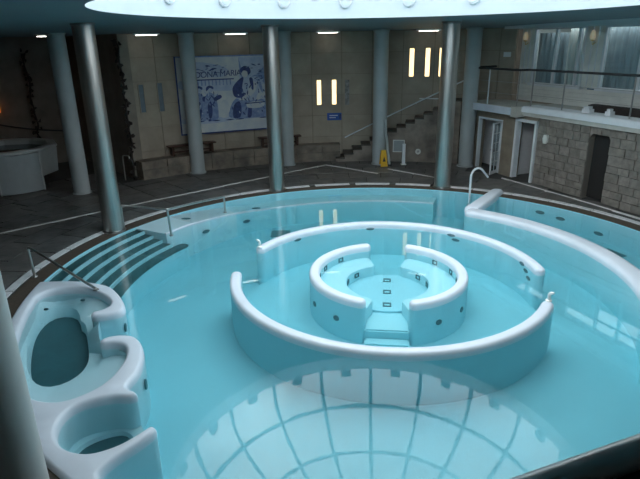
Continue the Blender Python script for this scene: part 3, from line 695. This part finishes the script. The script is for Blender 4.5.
# ------------------------------------------------------------------ back wall things
def slit(label, a, z0, z1, m, grp):
    t = thing('slit_wall_light', label, 'wall light', group=grp); onwall(t, RW - .032, a, 0)
    w_ = .085
    box('diffuser', (-w_, w_, -.02, .0, z0, z1), m, t)
    for b in ((-w_ - .025, -w_, z0 - .025, z1 + .025), (w_, w_ + .025, z0 - .025, z1 + .025), (-w_, w_, z0 - .025, z0), (-w_, w_, z1, z1 + .025)): box('frame', (b[0], b[1], -.04, .0, b[2], b[3]), PANEL[1], t)
g = 'narrow vertical slit lights in the back wall'
slit('warm lit vertical slit light above the blue sign, left of the pair', 95.9, 2.18, 3.13, WARM, g)
slit('warm lit vertical slit light above the blue sign, right of the pair', 93.0, 2.18, 3.13, WARM, g)
slit('unlit silvery vertical slit beside the warm pair above the blue sign', 90.5, 2.15, 3.12, MIRR, g)
slit('warm lit slit light, leftmost of the high trio above the staircase', 78.5, 3.22, 4.26, WARM, g)
slit('warm lit slit light, middle of the high trio above the staircase', 75.6, 3.22, 4.26, WARM, g)
slit('warm lit slit light, rightmost of the high trio, partly behind a steel column', 73.1, 3.22, 4.26, WARM, g)
slit('unlit bluish slit light, left one of the pair left of the mural', 128.7, 2.3, 3.25, UNLIT, g)
slit('unlit bluish slit light, right one of the pair nearest the mural', 125.4, 2.28, 3.27, UNLIT, g)
for a, R, hw, lb in ((141.2, 12.6, .33, 'ceiling tube lamp between the grey column and the steel one at left'), (127.7, 11.45, .42, 'ceiling tube lamp above the unlit bluish slits'), (111.7, 11.45, .42, 'ceiling tube lamp above the tiled mural'), (94.3, 11.45, .42, 'ceiling tube lamp above the two warm slits and blue sign'), (75.5, 11.45, .42, 'ceiling tube lamp above the high trio of slits')):
    t = thing('ceiling_tube_lamp', lb, 'lamp', group='tube lamps at the ceiling edge'); onwall(t, R, a, 4.88)
    box('housing', (-hw - .03, hw + .03, -.06, .06, .0, .05), WPAINT, t); box('diffuser', (-hw + .05, hw - .05, -.05, .05, -.02, .0), LAMPW, t, .01)
sg = thing('blue_sign', 'small rectangular blue sign on the back wall under the warm slits', 'sign'); onwall(sg, RW - .032, 93.0, 1.55)
box('plate', (-.29, .29, -.02, 0, 0, .29), BLUES, sg, .004); box('print_line', (-.2, .14, -.024, -.02, .17, .21), SIGNW, sg); box('print_line', (-.2, .06, -.024, -.02, .09, .12), SIGNW, sg); box('print_panel', (.2, .27, -.024, -.02, .04, .25), NAVY, sg)
nt_ = box('white_notice', (-.13, .13, -.02, 0, 0, .17), WPAINT); onwall(nt_, RW - .032, 61.7, 3.92); tag(nt_, 'small white notice on the dark wall left of the upper windows', 'notice')

# mural: flat tiled picture in blue and white
mu = thing('tile_mural', 'large blue and white tiled mural of figures in a garden', 'mural')
pa = Vector(pol(RW - .03, 122.2)); pb = Vector(pol(RW - .03, 104.2)); ud = (pb - pa).normalized(); nd = Vector((-ud.y, ud.x)); ML = (pb - pa).length
if nd.y < 0: nd = -nd
frame(mu, (pa.x, pa.y, 1.38), ud, nd)
MH = 2.72
box('tile_ground', (0, ML, -.05, -.005, 0, MH), TILEW, mu)
for b in ((-.05, 0, -.05, MH + .05), (ML, ML + .05, -.05, MH + .05), (0, ML, -.05, 0), (0, ML, MH, MH + .05)): box('border', (b[0], b[1], -.06, -.005, b[2], b[3]), NAVY if b[3] < .1 or b[0] < 0 else MIDB, mu)
lay = [0]
def paint(name, pts, m, n=4):
    lay[0] += 1; d = -.052 - lay[0] * .00025
    # pts in mural fractions (0..1 across, 0..1 up)
    Q = smoothpath([(x * ML, y * MH) for x, y in pts], n, True) if n > 1 else [(x * ML, y * MH) for x, y in pts]
    me = stackm(Q, [(0, 0), (.004, 0)], False)
    o = link(name, me, m, mu); o.matrix_parent_inverse = Matrix(); o.matrix_local = Matrix(((1, 0, 0, 0), (0, 0, 1, d - .004 + .004), (0, 1, 0, 0), (0, 0, 0, 1))); return o
E_ = lambda cx, cy, rx, ry, k=12: [(cx + rx * math.cos(2 * PI * i / k), cy + ry * math.sin(2 * PI * i / k)) for i in range(k)]
paint('painted_sky', [(.62, .62), (.62, .99), (.99, .99), (.99, .62)], PALEB, 1)
paint('painted_tree', [(.62, .98), (.66, .80), (.75, .74), (.84, .80), (.92, .92), (.99, .93), (.99, .60), (.86, .52), (.7, .58), (.64, .7)], MIDB)
paint('painted_tree', [(.12, .90), (.2, .94), (.32, .92), (.45, .88), (.52, .80), (.44, .74), (.28, .74), (.14, .76)], PALEB)
paint('painted_hill', [(.02, .70), (.2, .72), (.5, .70), (.62, .6), (.5, .55), (.2, .58), (.02, .6)], PALEB)
for i in range(12): x = .12 + i * .036; paint('painted_baluster', [(x, .63), (x + .012, .63), (x + .012, .70), (x, .70)], MIDB, 1)
paint('painted_balustrade', [(.1, .70), (.56, .70), (.56, .715), (.1, .715)], NAVY, 1)
paint('painted_ground', [(.02, .20), (.3, .19), (.6, .22), (.98, .24), (.98, .16), (.6, .15), (.3, .12), (.02, .14)], PALEB)
# two children at the left
for cx, s in ((.20, 1.0), (.31, 1.12)):
    paint('painted_dress', [(cx - .05 * s, .17), (cx - .06 * s, .36), (cx - .04 * s, .5), (cx, .54), (cx + .045 * s, .48), (cx + .06 * s, .34), (cx + .05 * s, .17)], MIDB)
    paint('painted_fold', [(cx - .03, .2), (cx - .035, .36), (cx, .42), (cx + .01, .3), (cx - .005, .2)], NAVY)
    paint('painted_sleeve', [(cx + .03, .48), (cx + .10, .50), (cx + .11, .46), (cx + .04, .42)], NAVY)
    paint('painted_head', E_(cx, .575, .028, .035), PALEB); paint('painted_hair', [(cx - .04, .56), (cx - .035, .61), (cx, .63), (cx + .035, .61), (cx + .03, .58), (cx, .6), (cx - .025, .57)], NAVY)
    paint('painted_foot', [(cx - .04, .15), (cx - .01, .15), (cx - .01, .18), (cx - .04, .18)], NAVY, 1)
paint('painted_pot', [(.40, .2), (.38, .34), (.42, .42), (.47, .42), (.5, .33), (.48, .2)], TILEW)
# seated woman leaning over a basin
paint('painted_skirt', [(.50, .18), (.50, .30), (.55, .42), (.63, .46), (.75, .44), (.88, .40), (.95, .30), (.96, .18), (.75, .16)], MIDB)
paint('painted_skirt_fold', [(.53, .18), (.54, .34), (.60, .40), (.62, .3), (.6, .18)], NAVY); paint('painted_skirt_fold', [(.68, .18), (.70, .34), (.73, .34), (.72, .18)], NAVY)
paint('painted_torso', [(.58, .44), (.56, .58), (.62, .68), (.70, .74), (.80, .72), (.88, .62), (.90, .5), (.84, .42), (.7, .40)], PALEB)
paint('painted_shawl', [(.56, .46), (.54, .58), (.60, .68), (.66, .72), (.64, .58), (.66, .46)], NAVY)
paint('painted_arm', [(.74, .66), (.80, .62), (.76, .50), (.66, .42), (.60, .42), (.68, .5)], TILEW); paint('painted_arm', [(.86, .62), (.92, .56), (.86, .44), (.78, .40), (.8, .48)], TILEW)
paint('painted_bodice_fold', [(.72, .7), (.74, .56), (.76, .56), (.755, .7)], NAVY); paint('painted_bodice_fold', [(.80, .68), (.84, .52), (.86, .52), (.83, .68)], MIDB)
paint('painted_head', E_(.675, .765, .032, .045), TILEW); paint('painted_hair', [(.64, .78), (.63, .83), (.67, .87), (.72, .86), (.74, .79), (.71, .75), (.70, .80), (.66, .81)], NAVY)
paint('painted_basin', [(.68, .36), (.70, .30), (.84, .30), (.87, .37), (.78, .39)], TILEW); paint('painted_basin_rim', [(.67, .37), (.88, .38), (.88, .365), (.67, .355)], NAVY, 1)
paint('painted_child', [(.90, .18), (.885, .36), (.91, .46), (.95, .44), (.965, .3), (.96, .18)], TILEW); paint('painted_head', E_(.915, .50, .024, .035), PALEB)
rn = random.Random(11)
for k in range(150):
    cx, cy, sx, sy = rn.choice(((.72, .32, .2, .13), (.72, .55, .15, .14), (.26, .36, .12, .18), (.82, .75, .14, .14), (.3, .84, .18, .06)))
    x = cx + rn.uniform(-1, 1) * sx; y = cy + rn.uniform(-1, 1) * sy; a_ = rn.uniform(-.6, .6) + (PI / 2 if cy < .7 else 0); l = rn.uniform(.012, .035); h = rn.uniform(.004, .009)
    c_a, s_a = math.cos(a_), math.sin(a_)
    paint('brush_stroke', [(x + c_a * l, y + s_a * l), (x - s_a * h, y + c_a * h), (x - c_a * l, y - s_a * l), (x + s_a * h, y - c_a * h)], rn.choice((NAVY, NAVY, MIDB, PALEB)), 2)
for x in (.14, .30, .44, .55, .8): paint('painted_shadow', [(x, .155), (x + .05, .165), (x + .09, .158), (x + .05, .148)], NAVY)
tcv = bpy.data.curves.new('lettering', 'FONT'); tcv.body = 'DO\u00d1A MARIA'; tcv.size = .30; tcv.extrude = .003; tcv.shear = .12; tcv.space_character = .92
to = bpy.data.objects.new('tmp_text', tcv); COL.objects.link(to); dg = bpy.context.evaluated_depsgraph_get(); me = bpy.data.meshes.new_from_object(to.evaluated_get(dg)); bpy.data.objects.remove(to)
me.materials.clear(); tx = link('lettering', me, NAVY, mu)
tx.matrix_local = Matrix.Translation((.165 * ML, -.115, .735 * MH)) @ Matrix.Rotation(PI / 2, 4, 'X') @ Matrix.Rotation(rad(1.5), 4, 'Z')

# benches on the plinth
def woodbench(label, a, w_):
    t = thing('wooden_bench', label, 'bench', group='wooden benches under the mural'); onwall(t, 11.76, a, .655)
    for y in (-.17, -.06, .05): box('seat_slat', (-w_, w_, y, y + .1, .34, .385), WOOD, t)
    for x in (-w_ + .12, w_ - .2):
        for y in (-.15, .07): box('leg', (x, x + .08, y, y + .07, 0, .34), WOOD, t)
        box('cross_rail', (x + .01, x + .07, -.15, .14, .25, .335), WOOD, t)
    box('stretcher', (-w_ + .12, w_ - .12, -.03, .02, .10, .16), WOOD, t)
woodbench('dark wooden bench on the plinth below the left end of the mural', 121.1, .92)
woodbench('dark wooden bench on the plinth right of the mural behind two columns', 104.0, .86)

# wet floor sign, leaning plank, white stand, wall spot
ws = thing('wet_floor_sign', 'yellow folding wet floor sign beside the grey column', 'floor sign', (2.50, 20.80, 0), rad(8)); ws.scale = (.86, .86, .88)
for sgn in (-1, 1):
    v = [(-.16, .16 * sgn, 0), (.16, .16 * sgn, 0), (.11, .02 * sgn, .66), (-.11, .02 * sgn, .66)]; v += [(x, y + .02 * sgn, z) for x, y, z in v]
    link('panel', mesh(v, [(0, 1, 2, 3), (4, 7, 6, 5), (0, 4, 5, 1), (1, 5, 6, 2), (2, 6, 7, 3), (3, 7, 4, 0)]), YELL, ws)
box('hinge', (-.11, .11, -.03, .03, .64, .70), YELL, ws, .01)
pg = link('pictogram', mesh([(-.07, -.145, .22), (.07, -.145, .22), (.0, -.10, .44), (-.07, -.15, .22), (.07, -.15, .22), (.0, -.105, .44)], [(0, 1, 2), (3, 5, 4), (0, 3, 4, 1), (1, 4, 5, 2), (2, 5, 3, 0)]), BLACKP, ws); pg.location = (0, -.018, 0)
pk = thing('leaning_pole', 'blue grey pole leaning against the grey column near the yellow sign', 'pole')
tube('shaft', [(2.74, 20.72, .02), (2.58, 20.88, 1.30), (2.56, 20.90, 1.75)], .05, COLW, pk, 8); o = link('foot', lathem([(0, 0), (.06, 0), (.055, .08), (0, .08)], 12, cap=False), DARKP, pk); o.location = (2.74, 20.72, 0)
sd = thing('framed_board', 'small grey framed board on the masonry right of the leaning pole', 'board'); onwall(sd, 11.20, 80.2, .42)
box('board', (-.22, .18, -.03, 0, 0, .42), BASG, sd)
for b in ((-.25, -.22, 0, .45), (.18, .21, 0, .45), (-.25, .21, .42, .45), (-.25, .21, -.03, 0)): box('frame', (b[0], b[1], -.045, 0, b[2], b[3]), LGREY, sd)
sp = thing('white_post', 'short white post standing at the foot of the masonry stair wall', 'post', (3.30, 20.95, 0), rad(5))
box('shaft', (-.06, .06, -.05, .05, .04, .82), WPAINT, sp, .01); box('base_plate', (-.1, .1, -.09, .09, 0, .04), LGREY, sp, .008)
spt = thing('wall_spout', 'small round pale fitting low on the masonry stair wall', 'fitting'); onwall(spt, 11.21, 76.4, .42)
o = link('ring', lathem([(.04, 0), (.11, 0), (.11, .04), (.06, .05), (.04, 0)], 18, cap=False), LGREY, spt); o.rotation_euler = (PI / 2, 0, 0); o = link('nozzle', lathem([(0, 0), (.04, 0), (.03, .1), (0, .1)], 12, cap=False), STEELD, spt); o.rotation_euler = (PI / 2, 0, 0)

# ------------------------------------------------------------------ left: raised basin, cable, climbing vines, lamp
bs = thing('raised_basin', 'raised white faceted basin at the far left behind the columns', 'basin', (-10.75, 18.75, 0), rad(12))
def facet(prof, seg, a0=0):
    me = lathem(prof, seg, cap=False)
    for p in me.polygons: p.use_smooth = False
    return me
link('shell', facet([(1.25, .38), (1.55, .45), (1.62, 1.26), (1.62, 1.36), (1.35, 1.36), (1.30, 1.0), (0, 1.0)], 10), BASW, bs)
link('plinth', facet([(1.2, 0), (1.2, .4), (0, .4)], 10), ROCK, bs)
link('rim', lathem([(1.34, 1.35), (1.36, 1.40), (1.62, 1.40), (1.66, 1.35), (1.64, 1.30)], 10, cap=False), BASW, bs)
wtr = link('basin_water', lathem([(0, 1.22), (1.34, 1.22)], 40, cap=False), mat('dark basin water', (.02, .05, .05), .06), bs)
ad = math.degrees(math.atan2(0 - 18.75, 0 + 10.95)) - 12
ap_ = bpy.data.objects.new('front_panel', sector(1.45, 1.68, ad - 14, ad + 32, .04, 1.29, 6, 0, 0)); COL.objects.link(ap_); ap_.data.materials.append(BASG); ap_.parent = bs
for s_ in (ad - 14, ad + 32): link('panel_edge', sector(1.45, 1.70, s_ - .8, s_ + .8, .02, 1.31, 6, 0, 0), BASW, bs)
def vine(label, a, R, z0, z1, sd_):
    rnd = random.Random(sd_); t = thing('climbing_vine', label, 'vine')
    x, y = pol(R, a); pts = []; z = z0
    while z < z1: pts.append((x + rnd.uniform(-.06, .06), y + rnd.uniform(-.04, .0), z)); z += .25
    tube('stem', pts, .035, ROCK, t, 6)
    for p in pts:
        if p[2] > z1 * .9 and rnd.random() < .5: continue
        for k in range(3):
            c = Vector(p) + Vector((rnd.uniform(-.11, .11), rnd.uniform(-.06, .02), rnd.uniform(-.12, .12))); q = [(c + Vector((rnd.uniform(-.08, .08), rnd.uniform(-.04, .04), rnd.uniform(-.09, .09)))) for _ in range(8)]
            bm = bmesh.new()
            for w_ in q: bm.verts.new(w_)
            bmesh.ops.convex_hull(bm, input=bm.verts[:]); me = bpy.data.meshes.new('leaf'); bm.to_mesh(me); bm.free(); link('leaf_clump', me, ROCK, t)
vine('dark ragged climbing vine at the wall corner right of the left steel column', 132.0, 11.85, .0, 4.85, 3)
vine('dark thin climbing vine on the alcove wall above the raised basin', 137.4, 16.9, .6, 4.6, 5)
cb = thing('wall_cable', 'dark sagging cable along the alcove wall above the basin', 'cable')
tube('cable', [(*pol(17.1, a), 1.95 - .75 * i / 10 - .1 * math.sin(PI * i / 10)) for i, a in [(i, 143.5 - 1.15 * i) for i in range(11)]], .03, DARKP, cb, 6)
ol = thing('orange_lamp', 'small glowing orange lamp at the far left edge', 'lamp'); onwall(ol, 17.15, 141.75, 2.40)
link('glow', lathem([(0, -.2), (.09, -.15), (.1, .1), (0, .2)], 14, 0, -.14, cap=False), ORANGE, ol); box('bracket', (-.05, .05, -.1, 0, -.3, -.2), DARKP, ol)
tp = thing('wall_tap', 'small pale water tap between grey and steel columns at left', 'tap', (-6.95, 19.2, 0))
tube('riser', [(0, 0, 0), (0, 0, .78)], .025, STEEL, tp, 8); tube('spout', bend([(0, 0, .78), (.02, -.02, .9), (.25, -.08, .9), (.27, -.08, .8)], .06), .022, STEEL, tp, 8)

# ------------------------------------------------------------------ gallery under the viewer with its chrome rail
zr = HC - .70
def ray(px, py):
    d = M3 @ Vector(((px - 320) / F, (py - 239.5) / F, 1)); t = -.70 / d.z; return Vector((d.x * t, d.y * t))
p0 = ray(555, 482); p1 = ray(640, 451); dd = (p1 - p0).normalized(); nn = Vector((-dd.y, dd.x))
gl = thing('gallery_railing', 'polished chrome handrail with dark panel at the lower right corner', 'railing'); frame(gl, (p0.x, p0.y, zr), dd, nn)
tube('handrail', [(-2.5, 0, 0), (3.2, 0, 0)], .027, CHROME, gl, 20)
box('panel', (-2.5, 3.2, -.04, -.01, -1.0, -.02), DARKP, gl)
for x in (-2.2, -.9, 1.4, 2.8): tube('post', [(x, -.025, -1.02), (x, -.025, -.02)], .018, STEELD, gl, 8)
gf = box('floor_gallery', (-2.7, 3.4, -4.2, .05, -1.22, -1.02), SLATE[0], kind='structure'); frame(gf, (p0.x, p0.y, zr), dd, nn)
print('slabs', n_slabs, 'objects', len(bpy.data.objects))
